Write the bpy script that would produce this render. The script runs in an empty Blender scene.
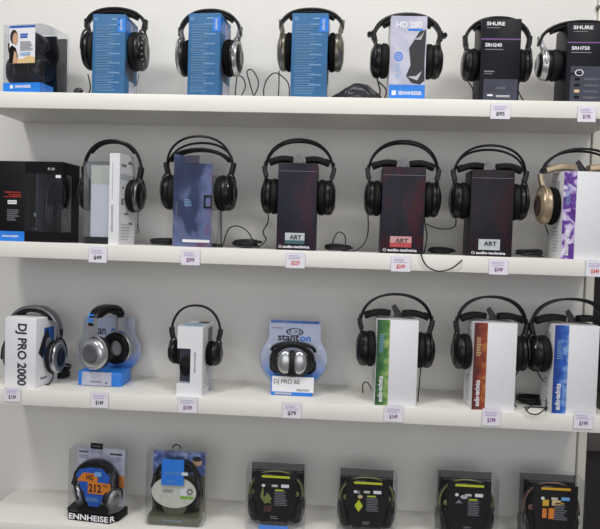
import bpy, bmesh, math, random
from mathutils import Vector, Matrix
random.seed(7)
scene = bpy.context.scene
COL = scene.collection
PI = math.pi
R = math.radians

# ------------------------------------------------------------------ camera frame
F, CX, CY = 667.0, 300.0, 264.5
DC = Vector((344-CX, 240-CY, F)).normalized()
XC = Vector((1, 0.0310, 0)); XC = (XC - XC.dot(DC)*DC).normalized()
ZC = XC.cross(DC)
CAM = Vector((0, -1.93, 1.5))
def P(px, py, Y):
    """world point on the vertical plane y=Y that stands at this place of the photograph"""
    r = Vector((px-CX, py-CY, F))
    w = Vector((r.dot(XC), r.dot(DC), r.dot(ZC)))
    return CAM + w*((Y-CAM.y)/w.y)
cd = bpy.data.cameras.new('camera'); cam = bpy.data.objects.new('camera', cd); COL.objects.link(cam)
cd.sensor_fit = 'HORIZONTAL'; cd.sensor_width = 36; cd.lens = F/600*36; cd.clip_start = .02
def cw(v): return Vector((v.dot(XC), v.dot(DC), v.dot(ZC)))
r_, u_, b_ = cw(Vector((1,0,0))), cw(Vector((0,-1,0))), cw(Vector((0,0,-1)))
cam.matrix_world = Matrix(((r_.x,u_.x,b_.x,CAM.x),(r_.y,u_.y,b_.y,CAM.y),(r_.z,u_.z,b_.z,CAM.z),(0,0,0,1)))
scene.camera = cam

# ------------------------------------------------------------------ materials
def lin(c):
    f = lambda v: v/12.92 if v <= .04045 else ((v+.055)/1.055)**2.4
    return tuple(f(x/255) for x in c)+(1,)
MATS = {}
def mat(name, rgb, rough=.5, metal=0, var=.06, scale=60, spec=.5, bump=0, coat=0):
    if name in MATS: return MATS[name]
    m = bpy.data.materials.new(name); m.use_nodes = True
    nt = m.node_tree; N = nt.nodes; L = nt.links
    b = N['Principled BSDF']
    tc = N.new('ShaderNodeTexCoord'); no = N.new('ShaderNodeTexNoise'); no.inputs['Scale'].default_value = scale
    no.inputs['Detail'].default_value = 3
    L.new(tc.outputs['Object'], no.inputs['Vector'])
    rp = N.new('ShaderNodeValToRGB'); c = lin(rgb)
    rp.color_ramp.elements[0].color = tuple(v*(1-var) for v in c[:3])+(1,); rp.color_ramp.elements[0].position = .3
    rp.color_ramp.elements[1].color = tuple(min(1, v*(1+var)) for v in c[:3])+(1,); rp.color_ramp.elements[1].position = .7
    L.new(no.outputs['Fac'], rp.inputs['Fac']); L.new(rp.outputs['Color'], b.inputs['Base Color'])
    b.inputs['Roughness'].default_value = rough; b.inputs['Metallic'].default_value = metal
    b.inputs['Specular IOR Level'].default_value = spec; b.inputs['Coat Weight'].default_value = coat
    if bump:
        bp = N.new('ShaderNodeBump'); bp.inputs['Strength'].default_value = bump; bp.inputs['Distance'].default_value = .002
        L.new(no.outputs['Fac'], bp.inputs['Height']); L.new(bp.outputs['Normal'], b.inputs['Normal'])
    MATS[name] = m
    return m
def art(name, stops, scale=14, rough=.3, dist=1.5, stretch=(1,1,1)):
    m = bpy.data.materials.new(name); m.use_nodes = True
    nt = m.node_tree; N = nt.nodes; L = nt.links; b = N['Principled BSDF']
    tc = N.new('ShaderNodeTexCoord'); mp = N.new('ShaderNodeMapping'); mp.inputs['Scale'].default_value = stretch
    no = N.new('ShaderNodeTexNoise'); no.inputs['Scale'].default_value = scale; no.inputs['Detail'].default_value = 5
    no.inputs['Distortion'].default_value = dist
    L.new(tc.outputs['Object'], mp.inputs['Vector']); L.new(mp.outputs['Vector'], no.inputs['Vector'])
    rp = N.new('ShaderNodeValToRGB'); cr = rp.color_ramp
    for i, (p, c) in enumerate(stops):
        e = cr.elements[i] if i < 2 else cr.elements.new(p)
        e.position = p; e.color = lin(c)
    L.new(no.outputs['Fac'], rp.inputs['Fac']); L.new(rp.outputs['Color'], b.inputs['Base Color'])
    b.inputs['Roughness'].default_value = rough; b.inputs['Specular IOR Level'].default_value = .25
    MATS[name] = m
    return m
def clear(name, tint=(250,252,255), gloss=.03, rough=.1):
    m = bpy.data.materials.new(name); m.use_nodes = True
    nt = m.node_tree; N = nt.nodes; L = nt.links
    N.remove(N['Principled BSDF'])
    t = N.new('ShaderNodeBsdfTransparent'); t.inputs['Color'].default_value = lin(tint)
    g = N.new('ShaderNodeBsdfGlossy'); g.inputs['Roughness'].default_value = rough
    lw = N.new('ShaderNodeLayerWeight'); lw.inputs['Blend'].default_value = .35
    no = N.new('ShaderNodeTexNoise'); no.inputs['Scale'].default_value = 25
    bp = N.new('ShaderNodeBump'); bp.inputs['Strength'].default_value = .255; bp.inputs['Distance'].default_value = .004
    tc = N.new('ShaderNodeTexCoord'); L.new(tc.outputs['Object'], no.inputs['Vector'])
    L.new(no.outputs['Fac'], bp.inputs['Height']); L.new(bp.outputs['Normal'], g.inputs['Normal'])
    ma = N.new('ShaderNodeMath'); ma.operation = 'MULTIPLY_ADD'; ma.inputs[1].default_value = .42; ma.inputs[2].default_value = gloss
    L.new(lw.outputs['Facing'], ma.inputs[0])
    mx = N.new('ShaderNodeMixShader'); L.new(ma.outputs[0], mx.inputs['Fac'])
    L.new(t.outputs[0], mx.inputs[1]); L.new(g.outputs[0], mx.inputs[2])
    L.new(mx.outputs[0], N['Material Output'].inputs['Surface'])
    MATS[name] = m
    return m
SHELF = mat('white_melamine', (240,238,230), .42, var=.015, scale=8)
WALL = mat('wall_paint', (224,222,218), .6, var=.015, scale=5, bump=.03)
TRIM = mat('trim_paint', (224,222,208), .5, var=.015)
DARK = mat('dark_wall', (44,38,40), .8)
TAUPE = mat('taupe_laminate', (92,84,80), .6)
FLOOR = mat('floor_vinyl', (110,106,100), .5, scale=12)
BLK = mat('black_plastic', (18,18,21), .36, spec=.35)
BLK2 = mat('black_gloss', (16,16,19), .2, spec=.4)
LEA = mat('black_leather', (15,15,16), .6, bump=.2, scale=300, spec=.25)
FOAM = mat('black_foam', (14,14,15), .95, spec=.15, bump=.4, scale=500)
CORD = mat('black_cord', (22,22,24), .5)
SIL = mat('silver_paint', (186,188,190), .28, .75)
SILD = mat('dull_silver', (120,122,126), .33, .7)
CHAMP = mat('champagne_metal', (118,112,98), .32, .7)
GOLD = mat('pale_gold_metal', (178,160,134), .34, .5)
WOOD = mat('brown_wood_cap', (74,44,36), .3, scale=90)
WHT = mat('white_card', (232,232,236), .45, var=.01)
GRYC = mat('grey_card', (188,186,190), .5)
CREAM = mat('cream_card', (212,212,196), .5)
BLUE = mat('blue_card', (60,110,156), .5, var=.03, spec=.2)
BLUED = mat('blue_card_dark', (56,104,150), .42)
BRIGHT = mat('bright_blue_print', (36,128,226), .4)
LBLUE = mat('light_blue_print', (120,180,232), .4)
INK = mat('white_ink', (240,240,244), .5, var=0)
PALEINK = mat('pale_blue_ink', (128,170,206), .5, var=0)
GINK = mat('grey_ink', (130,130,136), .5)
DINK = mat('dark_ink', (40,40,46), .5)
REDINK = mat('red_ink', (214,66,50), .5)
PURINK = mat('purple_ink', (120,60,130), .5)
BLKC = mat('black_card', (13,13,17), .45, spec=.2)
DGRYC = mat('slate_print', (70,72,86), .5, spec=.2)
TAG = mat('tag_paper', (236,232,242), .5, var=.01)
SLATE = mat('blue_black_card', (15,16,25), .45, spec=.2)
YEL = mat('yellow_green_print', (206,214,40), .45)
ORG = mat('orange_print', (230,132,40), .45)
AMB = mat('amber_print', (232,176,36), .45)
OLIVE = mat('olive_trim', (128,132,70), .45)
RUST = mat('copper_trim', (132,92,74), .45)
OLCARD = mat('olive_card', (92,92,70), .5)
GRN = mat('green_print', (130,190,60), .5)
SKIN = mat('print_skin', (206,162,130), .5)
HAIR = mat('print_hair', (40,30,34), .5)
SAND = mat('print_sand', (226,196,140), .5)
DJB = mat('mid_blue_print', (36,104,190), .4)
HGB = mat('royal_blue_print', (30,92,190), .4)
TEAL = mat('teal_print', (44,92,96), .4)
REDL = mat('red_label', (186,60,58), .4)
SILP = mat('silver_label', (188,196,200), .35)
PLUM = mat('plum_line', (120,76,140), .4)
POUCH = mat('crumpled_black_film', (44,44,52), .3, bump=.6, scale=70)
ARTN = art('navy_swirl_print', [(.25,(20,20,30)),(.45,(26,29,46)),(.56,(54,30,44)),(.72,(22,24,38))], 6, .45)
ARTR = art('dark_red_swirl_print', [(.25,(18,17,24)),(.45,(30,28,42)),(.57,(62,24,34)),(.72,(22,20,30))], 7, .45)
ARTK = art('black_red_swirl_print', [(.25,(16,15,20)),(.48,(30,24,33)),(.58,(50,24,32)),(.75,(18,17,22))], 7, .45)
ARTB = art('blue_pink_smoke_print', [(.25,(30,36,62)),(.42,(58,70,108)),(.5,(118,132,170)),(.6,(140,92,124)),(.75,(46,52,84))], 9, .4, .6, (1,1,.7))
PURP = art('purple_floral_print', [(.3,(70,36,120)),(.5,(108,66,158)),(.56,(190,170,214)),(.7,(226,220,236))], 32)
SKYP = art('sky_photo_print', [(.3,(60,70,120)),(.5,(110,130,190)),(.65,(180,190,215)),(.8,(60,60,80))], 30)
GRAD = art('blue_grey_print', [(.3,(90,120,150)),(.6,(150,180,206)),(.8,(60,80,110))], 30)
SWB = art('silver_blue_print', [(.3,(176,178,200)),(.6,(206,206,222)),(.8,(160,172,206))], 12)
def fade(name, z0, c0, z1, c1, axis='Z', wob=0, mid=None):
    m = bpy.data.materials.new(name); m.use_nodes = True
    nt = m.node_tree; N = nt.nodes; L = nt.links; b = N['Principled BSDF']
    tc = N.new('ShaderNodeTexCoord'); sp = N.new('ShaderNodeSeparateXYZ'); mr = N.new('ShaderNodeMapRange'); mr.interpolation_type = 'SMOOTHSTEP'
    mr.inputs['From Min'].default_value = z0; mr.inputs['From Max'].default_value = z1
    rp = N.new('ShaderNodeValToRGB'); rp.color_ramp.elements[0].color = lin(c0); rp.color_ramp.elements[1].color = lin(c1)
    L.new(tc.outputs['Object'], sp.inputs[0]); ad = N.new('ShaderNodeMath'); ad.operation = 'MULTIPLY_ADD'; ad.inputs[1].default_value = wob; no = N.new('ShaderNodeTexNoise'); no.inputs['Scale'].default_value = 45; no.inputs['Detail'].default_value = 4
    L.new(tc.outputs['Object'], no.inputs['Vector']); L.new(no.outputs['Fac'], ad.inputs[0]); L.new(sp.outputs[axis], ad.inputs[2])
    if mid: e = rp.color_ramp.elements.new(.5); e.color = lin(mid)
    L.new(ad.outputs[0], mr.inputs['Value']); L.new(mr.outputs[0], rp.inputs['Fac']); L.new(rp.outputs['Color'], b.inputs['Base Color'])
    b.inputs['Roughness'].default_value = .5; return m
FADE = fade('card_ink_blue_to_lavender', .025, (60,142,230), .095, (214,214,230))
GREEN = fade('green_stripe_print', -.026, (28,78,40), .022, (196,210,130), 'X', .055, (70,128,62))
FIRE = fade('red_flame_stripe_print', -.026, (84,26,20), .026, (214,150,70), 'X', .055, (142,58,28))
BLUEP = fade('blue_stripe_print', -.026, (20,56,140), .022, (170,200,236), 'X', .055, (40,98,190))
CLR = clear('clear_plastic')
CLR2 = clear('thin_clear_film', gloss=.02)
CLRB = clear('blue_tinted_plastic', (242,247,253), .04)

# ------------------------------------------------------------------ mesh builder
def tag(o, label, cat, group=None):
    o['label'] = label; o['category'] = cat
    if group: o['group'] = group
    return o
def empty(name, loc, rz=0):
    o = bpy.data.objects.new(name, None); COL.objects.link(o); o.empty_display_size = .02
    o.matrix_world = Matrix.Translation(loc) @ Matrix.Rotation(rz, 4, 'Z')
    return o
ROOTM = {}
def thing(name, label, cat, loc, rz=0, group=None):
    o = empty(name, loc, rz); ROOTM[o.name] = Matrix.Translation(loc) @ Matrix.Rotation(rz, 4, 'Z')
    return tag(o, label, cat, group)
def spline(pts, n=8, closed=False):
    pts = [Vector(p) for p in pts]; out = []; k = len(pts)
    rng = range(k if closed else k-1)
    for i in rng:
        g = (lambda j: pts[j % k]) if closed else (lambda j: pts[max(0, min(k-1, j))])
        a, b, c, d = g(i-1), g(i), g(i+1), g(i+2)
        for s in range(n):
            t = s/n
            out.append(.5*((2*b)+(c-a)*t+(2*a-5*b+4*c-d)*t*t+(3*b-a-3*c+d)*t**3))
    if not closed: out.append(pts[-1])
    return out
class MB:
    def __init__(self): self.bm = bmesh.new()
    def box(self, x0, x1, y0, y1, z0, z1, bev=0, M=None):
        r = bmesh.ops.create_cube(self.bm, size=1)
        vs = r['verts']
        for v in vs: v.co = Vector((x0+(v.co.x+.5)*(x1-x0), y0+(v.co.y+.5)*(y1-y0), z0+(v.co.z+.5)*(z1-z0)))
        if bev:
            es = list({e for v in vs for e in v.link_edges})
            q = bmesh.ops.bevel(self.bm, geom=es, offset=bev, segments=2, affect='EDGES', profile=.5)
            vs = list({v for f in q['faces'] for v in f.verts} | {v for v in vs if v.is_valid})
        if M is not None:
            for v in vs: v.co = M @ v.co
        return self
    def rings(self, rings, cap=True, closed=False):
        rows = [[self.bm.verts.new(p) for p in r] for r in rings]
        n = len(rows[0]); k = len(rows)
        for i in range(k if closed else k-1):
            a, b = rows[i], rows[(i+1) % k]
            for j in range(n): self.bm.faces.new((a[j], a[(j+1) % n], b[(j+1) % n], b[j]))
        if cap and not closed:
            self.bm.faces.new(rows[0][::-1]); self.bm.faces.new(rows[-1])
        return self
    def tube(self, pts, r, n=8, closed=False, taper=None):
        pts = [Vector(p) for p in pts]; k = len(pts)
        T = []
        for i in range(k):
            a = pts[(i-1) % k] if closed or i > 0 else pts[0]
            b = pts[(i+1) % k] if closed or i < k-1 else pts[-1]
            d = b-a; T.append(d.normalized() if d.length > 1e-9 else Vector((1,0,0)))
        u = T[0].orthogonal().normalized(); rg = []
        for i in range(k):
            u = (u - u.dot(T[i])*T[i])
            u = u.normalized() if u.length > 1e-6 else T[i].orthogonal().normalized()
            w = T[i].cross(u); rr = r if taper is None else r*taper(i/(k-1))
            rg.append([pts[i]+rr*(math.cos(2*PI*j/n)*u+math.sin(2*PI*j/n)*w) for j in range(n)])
        return self.rings(rg, True, closed)
    def band(self, pts, wy, t, n=12, taper=None):
        """rounded strap swept along a path lying in an x-z plane: wy deep in y, t thick"""
        pts = [Vector(p) for p in pts]; k = len(pts); rg = []
        for i in range(k):
            T = (pts[min(i+1, k-1)]-pts[max(i-1, 0)]).normalized(); Nn = T.cross(Vector((0,1,0))).normalized()
            s = 1 if taper is None else taper(i/(k-1))
            ring = []
            for j in range(n):
                a = 2*PI*j/n; ca, sa = math.cos(a), math.sin(a)
                e = .55
                yy = math.copysign(abs(ca)**e, ca)*wy/2*s; tt = math.copysign(abs(sa)**e, sa)*t/2
                ring.append(pts[i]+Vector((0,1,0))*yy+Nn*tt)
            rg.append(ring)
        return self.rings(rg)
    def lathe(self, prof, M, sy=1, sz=1, n=28):
        """profile of (x, radius) turned about local x, then placed with M"""
        rg = []
        for x, r in prof:
            r = max(r, 1e-4)
            rg.append([M @ Vector((x, r*sy*math.cos(2*PI*j/n), r*sz*math.sin(2*PI*j/n))) for j in range(n)])
        return self.rings(rg)
    def prism(self, outline, y0, y1):
        """outline of (x, z) extruded from y0 to y1"""
        return self.rings([[Vector((x, y0, z)) for x, z in outline], [Vector((x, y1, z)) for x, z in outline]])
    def build(self, name, m, parent=None, M=None, world=False, sharp=35):
        if M is not None: bmesh.ops.transform(self.bm, matrix=M, verts=self.bm.verts)
        if world and parent is not None:
            bmesh.ops.transform(self.bm, matrix=ROOTM[parent.name].inverted(), verts=self.bm.verts)
        bmesh.ops.recalc_face_normals(self.bm, faces=self.bm.faces)
        me = bpy.data.meshes.new(name); self.bm.to_mesh(me); self.bm.free()
        me.shade_smooth(); me.set_sharp_from_angle(angle=R(sharp))
        me.materials.append(m)
        o = bpy.data.objects.new(name, me); COL.objects.link(o)
        if parent is not None: o.parent = parent
        return o

# ------------------------------------------------------------------ printing on faces
TXT = {}
def text_mesh(s, bold):
    k = (s, bold)
    if k not in TXT:
        c = bpy.data.curves.new('lettering', 'FONT'); c.body = s; c.offset = .025 if bold else 0
        c.resolution_u = 3
        o = bpy.data.objects.new('lettering', c); COL.objects.link(o)
        bpy.context.view_layer.update()
        me = bpy.data.meshes.new_from_object(o.evaluated_get(bpy.context.evaluated_depsgraph_get()))
        vs = [v.co.copy() for v in me.vertices]; fs = [tuple(p.vertices) for p in me.polygons]
        bpy.data.objects.remove(o); bpy.data.curves.remove(c); bpy.data.meshes.remove(me)
        x0 = min(v.x for v in vs); x1 = max(v.x for v in vs); y0 = min(v.y for v in vs); y1 = max(v.y for v in vs)
        TXT[k] = ([((v.x-x0)/(x1-x0), (v.y-y0)/(y1-y0)) for v in vs], fs)
    return TXT[k]
class Face:
    """a printed face: fractions (0..1) of its width and height from its lower left corner"""
    def __init__(s, parent, o, u, v, n):
        s.p, s.o, s.u, s.v, s.n = parent, Vector(o), Vector(u), Vector(v), Vector(n).normalized()
    def at(s, x, y, k=1): return s.o+s.u*x+s.v*y+s.n*(.0005*k)
    def poly(s, pts, m, name='printed_panel', k=1, parent=None):
        b = MB(); b.rings([[s.at(x, y, k-.98) for x, y in pts], [s.at(x, y, k) for x, y in pts]])
        return b.build(name, m, parent or s.p, sharp=20)
    def rect(s, x, y, w, h, m, name='printed_panel', k=1, parent=None):
        return s.poly([(x,y),(x+w,y),(x+w,y+h),(x,y+h)], m, name, k, parent)
    def disc(s, x, y, rx, ry, m, name='printed_disc', k=1, n=20):
        return s.poly([(x+rx*math.cos(2*PI*i/n), y+ry*math.sin(2*PI*i/n)) for i in range(n)], m, name, k)
    def ring(s, x, y, rx, ry, m, name='printed_ring', k=1, t=.7, n=20):
        b = MB(); a = [(math.cos(2*PI*i/n), math.sin(2*PI*i/n)) for i in range(n)]
        b.rings([[s.at(x+rx*f*c, y+ry*f*q, kk) for c, q in a] for f, kk in ((1,k-.9),(1,k),(t,k),(t,k-.9))], False, True)
        return b.build(name, m, s.p, sharp=20)
    def text(s, t, x, y, w, h, m, k=2, bold=False, turn=0, name='lettering', parent=None):
        vs, fs = text_mesh(t, bold); bm = bmesh.new(); V = []
        for a, c in vs:
            if turn == -90: q = s.at(x+c*w, y+h-a*h, k)       # reads downwards
            elif turn == 90: q = s.at(x+w-c*w, y+a*h, k)      # reads upwards
            else: q = s.at(x+a*w, y+c*h, k)
            V.append(bm.verts.new(q))
        for f in fs:
            try: bm.faces.new([V[i] for i in f])
            except ValueError: pass
        me = bpy.data.meshes.new(name); bm.to_mesh(me); bm.free(); me.materials.append(m)
        o = bpy.data.objects.new(name, me); COL.objects.link(o); o.parent = parent or s.p
        return o
    def lines(s, x, y, w, h, n, m, k=2, fill=.4, name='fine_print', ragged=.3):
        b = MB()
        for i in range(n):
            yy = y+h*(1-(i+1)/n); ww = w*(1-random.random()*ragged)
            pts = [(x,yy),(x+ww,yy),(x+ww,yy+h/n*fill),(x,yy+h/n*fill)]
            b.rings([[s.at(a, c, k-.9) for a, c in pts], [s.at(a, c, k) for a, c in pts]])
        return b.build(name, m, s.p, sharp=20)
def faces(root, W, D, H):
    return dict(front=Face(root, (-W/2,-D/2,0), (W,0,0), (0,0,H), (0,-1,0)),
                right=Face(root, (W/2,-D/2,0), (0,D,0), (0,0,H), (1,0,0)),
                left=Face(root, (-W/2,D/2,0), (0,-D,0), (0,0,H), (-1,0,0)),
                top=Face(root, (-W/2,-D/2,H), (W,0,0), (0,D,0), (0,0,1)))

# ------------------------------------------------------------------ setting
SF, TH = -.23, .042
SZ = [P(440,98.9,SF).z, P(340,251.8,SF).z, P(240,399.7,SF).z, P(25,523.0,SF).z]
XL = P(23,121,0).x
XW = P(592.8,285,0).x
XG = P(584.3,285,0).x; XR = XG
def structure(name, b, m):
    o = b.build(name, m); o['kind'] = 'structure'; return o
structure('wall_back', MB().box(-2.2, XG-.001, 0, .04, 0, 3.0), WALL)
structure('trim_1', MB().box(XG+.001, XW, -.012, .04, 0, 3.0, .001), TRIM)
structure('floor', MB().box(-3.5, 3.5, -6, 1.2, -.05, 0), FLOOR)
structure('wall_right', MB().box(XW, 3.5, 1.0, 1.05, 0, 3.0), DARK)
shelf_lab = ['white shelf at the top, carrying the blue cartons', 'white shelf second from the top, carrying the dark swirl cartons',
             'white shelf third from the top, carrying the white striped cartons', 'lowest white shelf, carrying the clear retail packs']
for z, l in zip(SZ, shelf_lab):
    o = MB().box(XL, XR, SF, -.0005, z-TH, z, .0015).build('display_shelf', SHELF)
    tag(o, l, 'shelf', 'white display shelves')
# dark counter beyond the right end of the wall
cz = P(590,427,.35).z; cb = P(590,451,.35).z
rt = thing('counter', 'dark counter with a taupe slab top beyond the wall end at right', 'counter', (XW+.35, .6, 0))
MB().box(-.33, .6, -.25, .3, cb, cz, .003).build('countertop', TAUPE, rt)
MB().box(-.31, .58, -.22, .29, 0, cb, .003).build('cabinet_body', DARK, rt)
# small bracket on the wall, top right
bp_ = P(599,8.5,0)
rt = thing('wall_bracket', 'small dark grey bracket on the white wall at the top right', 'bracket', (bp_.x, 0, bp_.z))
MB().box(-.009, .02, -.012, -.0003, -.0055, .0055, .001).build('bracket_arm', mat('bracket_grey', (96,90,86), .5), rt)
MB().box(-.002, .006, -.004, -.0003, -.045, -.0055, .0005).build('bracket_stem', mat('bracket_pale', (206,198,188), .5), rt)

# ------------------------------------------------------------------ cartons
def carton(label, px0, px1, pyt, pyb, Y, D, row, m, rz=0, group=None, cat='box', name='carton', body=True):
    a, b = P(px0, pyb, Y), P(px1, pyb, Y); z = SZ[row]
    W = b.x-a.x; H = P((px0+px1)/2, pyt, Y).z - z
    c = Vector(((a.x+b.x)/2, Y, z)) + Matrix.Rotation(rz, 3, 'Z') @ Vector((0, D/2, 0))
    rt = thing(name, label, cat, c, rz, group)
    if body:
        MB().box(-W/2, W/2, -D/2, D/2, 0, H, .0012).build('carton_body', m, rt)
    fc = faces(rt, W, D, H)
    return rt, W, D, H, fc
def hang_tab(rt, H, D, x=0, m=None, w=.022, h=.03):
    b = MB(); b.prism([(x-w*.3, H-.002), (x+w*.65, H-.002), (x+w*.62, H+h*.2), (x-w*.25, H+h), (x-w*.6, H+h*.8), (x-w*.3, H+h*.3)], D*.12, D*.12+.0014)
    return b.build('hang_tab', m or GINK, rt)
def flap(rt, W, D, H, m):
    return MB().box(-W/2+.003, W/2-.003, -D/2+.004, D/2-.006, H, H+.0009, .0003).build('top_flap', m, rt)

# ------------------------------------------------------------------ headphones
def arc(hx, z0, z1, e=.9, n=40, y=0, dy=0, t0=0, t1=PI):
    out = []
    for i in range(n+1):
        t = t0+(t1-t0)*i/n; c, s = math.cos(t), math.sin(t)
        out.append(Vector((-hx*math.copysign(abs(c)**e, c), y+dy*s, z0+(z1-z0)*max(s, 0)**e)))
    return out
def headphones(label, cx, cy, zc0, zc1, zt, gi, ho, rz=0, style='strap', m_band=BLK, m_cup=BLK, m_cap=BLK2, m_pad=LEA,
               m_yoke=BLK, m_ring=None, sy=.9, band_w=.03, band_t=.009, toe=0, tilt=0, pad_arc=True, group='display headphones around their cartons',
               name='headphones', yoke=True, top_pad=None, dots=False, wings=True, rods=(-.003,), rod_r=.0032, sl=.020, zb_add=.010):
    rt = thing(name, label, 'headphones', (cx, cy, zc0), rz, group)
    h = zc1-zc0; Rr = h/2; H = zt-zc0; t = ho-gi; pad_t = t*.42
    zb = h+zb_add
    hx = ho-band_t*.5-.001
    # headband
    if style == 'wire':
        for k, (yy, dz) in enumerate(((-.012, 0), (.013, rods[0]))):
            pts = arc(hx-.004, zb+.012, H-.002+dz, .92)
            pts = [p+Vector((0, yy*math.sin(PI*i/40)**.6 if 0 < i < 40 else 0, 0)) for i, p in enumerate(pts)]
            MB().tube(pts, rod_r, 8).build('headband_rod', m_band, rt)
        zw = top_pad if top_pad is not None else zb+.03
        for s in ((-1, 1) if wings else ()):
            b = MB(); x1 = s*.017; x0 = s*(hx-.013)
            pts = [Vector((x0+(x1-x0)*q, 0, zw-.006+.006*math.sin(PI*q)+.009*q)) for q in [i/14 for i in range(15)]]
            b.band(pts, .040, .017, 12, lambda f: .55+.45*math.sin(PI*min(1, max(0, .08+f*.84)))**.5)
            w = b.build('wing_pad', m_cup if m_cup is GOLD else LEA, rt)
            MB().tube(spline([(s*(hx-.005), 0, zb+.016), (s*(hx-.002), 0, zw-.004), (x0+(x1-x0)*.15, 0, zw+.006)], 6), .003, 6).build('wing_arm', m_band, w)
    else:
        pts = arc(hx, zb, H-band_t/2, .88)
        hb = MB().band(pts, band_w, band_t, 12, lambda f: .62+.38*math.sin(PI*f)).build('headband', m_band, rt)
        if pad_arc:
            pp = arc(hx-band_t*.85, zb, H-band_t*1.45, .88, 30, t0=R(40), t1=R(140))
            MB().band(pp, band_w*1.05, band_t*.95, 12, lambda f: .75+.25*math.sin(PI*f)**.4).build('headband_pad', LEA, hb)
    for s in (-1, 1):
        # M maps lathe axis (x = outwards) to this side
        C = Vector((s*(gi+t/2), 0, Rr))
        M = Matrix.Translation(C) @ Matrix.Rotation(-s*toe, 4, 'Z') @ Matrix.Rotation(s*tilt, 4, 'Y') @ Matrix.Diagonal((s,1,1,1)) @ Matrix.Translation((-t/2,0,0))
        th = t-pad_t
        prof = [(pad_t-.001, .0), (pad_t-.001, .90*Rr), (pad_t+.10*th, .97*Rr), (pad_t+.35*th, .97*Rr), (pad_t+.42*th, .92*Rr),
                (pad_t+.70*th, .84*Rr), (pad_t+.9*th, .66*Rr), (pad_t+.93*th, .6*Rr), (pad_t+.93*th, 0)]
        cup = MB().lathe(prof, M, sy).build('ear_cup', m_cup, rt)
        pr = [(pad_t-.0005, .93*Rr), (pad_t*.75, Rr), (pad_t*.3, .98*Rr), (pad_t*.06, .9*Rr), (0, .78*Rr), (pad_t*.06, .62*Rr), (pad_t*.4, .5*Rr), (pad_t-.0005, .48*Rr)]
        b = MB(); n = 28
        b.rings([[M @ Vector((x, r*sy*math.cos(2*PI*j/n), r*math.sin(2*PI*j/n))) for j in range(n)] for x, r in pr], False, True)
        b.build('ear_pad', m_pad, cup)
        cp = [(pad_t+.935*th, 0), (pad_t+.92*th, .58*Rr), (pad_t+.99*th, .52*Rr), (t, .34*Rr), (pad_t+.97*th, .28*Rr), (pad_t+.97*th, 0)]
        MB().lathe(cp, M, sy).build('cup_cap', m_cap, cup)
        if m_ring:
            b = MB(); pr = [(pad_t+.36*th, .985*Rr), (pad_t+.50*th, .975*Rr), (pad_t+.75*th, .87*Rr), (pad_t+.75*th, .80*Rr), (pad_t+.40*th, .90*Rr)]
            b.rings([[M @ Vector((x, r*sy*math.cos(2*PI*j/n), r*math.sin(2*PI*j/n))) for j in range(n)] for x, r in pr], False, True)
            b.build('cup_ring', m_ring, cup)
        if dots:
            b = MB()
            for q in range(7):
                a = R(90-66+q*22); 
                c0 = M @ Vector((pad_t+.78*th, -.74*Rr*sy*math.sin(a), .74*Rr*math.cos(a)))
                bmesh.ops.create_icosphere(b.bm, subdivisions=1, radius=.0032, matrix=Matrix.Translation(c0))
            b.build('vent_dot', mat('vent_grey', (150,150,156), .4), cup)
        if yoke:
            yx = pad_t+.55*th
            pts = [M @ Vector((yx, sy*(Rr+.003)*math.cos(a), (Rr+.004)*math.sin(a))) for a in [R(-8+196*i/22) for i in range(23)]]
            MB().tube(pts, .0028, 7).build('yoke', m_yoke, rt)
            top = M @ Vector((yx, 0, Rr+.003)); e = Vector((s*hx, 0, zb+.016))
            b = MB(); pts = [top, top.lerp(e, .35), top.lerp(e, .7), e+Vector((-s*.0005,0,.006))]
            b.band(pts, sl, .0125, 10)
            b.build('slider', m_yoke, rt)
    return rt
def cord(rt, pts, r=.0017, n=8):
    return MB().tube(spline(pts, n), r, 7).build('cord', CORD, rt, world=True)
def coil(x, y, z, L, w=.022, turns=7, ang=0, r=.0019, hgt=.014, seed=1):
    """a loosely wound cable lying on a shelf: every turn has its own length, width, tilt and offset"""
    rnd = random.Random(seed); pts = []; hgt = max(hgt, .026); turns += 3
    cur = [rnd.random() for _ in range(5)]
    for k in range(turns):
        nxt = [rnd.random() for _ in range(5)]
        for i in range(8):
            f = i/8; q = [a+(b-a)*f for a, b in zip(cur, nxt)]; a = 2*PI*f
            lx = L/2*(.62+.38*q[0])*math.cos(a)+(q[1]-.5)*L*.18; ly = w*(.25+.75*q[2])*math.sin(a)
            zz = hgt*(.5*q[3]+.5*q[4]*(.5+.5*math.sin(a)))
            pts.append(Vector((x+lx*math.cos(ang)-ly*math.sin(ang), y+lx*math.sin(ang)+ly*math.cos(ang), z+r+zz)))
        cur = nxt
    return pts
def hp_px(label, box, xl, xr, yt, yc0, yc1, off=0, gap=None, cx=None, **kw):
    """headphones worn by a carton: outer x range, top y and cup y range as seen at the carton's mid depth"""
    rt, W, D, H, fc = box
    M = ROOTM[rt.name]; c = M @ Vector((0, off, 0)); Y = c.y
    ho = (P(xr, (yc0+yc1)/2, Y).x - P(xl, (yc0+yc1)/2, Y).x)/2
    xm = (xl+xr)/2
    ho *= .962
    z0, z1, zt = P(xm, yc1, Y).z, P(xm, yc0, Y).z, P(xm, yt+.8, Y).z
    gi = gap if gap is not None else W/2+.0012
    kw.setdefault('rz', M.to_euler().z)
    if kw.get('style') == 'wire': kw.setdefault('top_pad', ROOTM[rt.name].translation.z+H+.0095-z0)
    return headphones(label, c.x if cx is None else cx, Y, z0, z1, zt, gi, max(ho, gi+.02), **kw)

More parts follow.
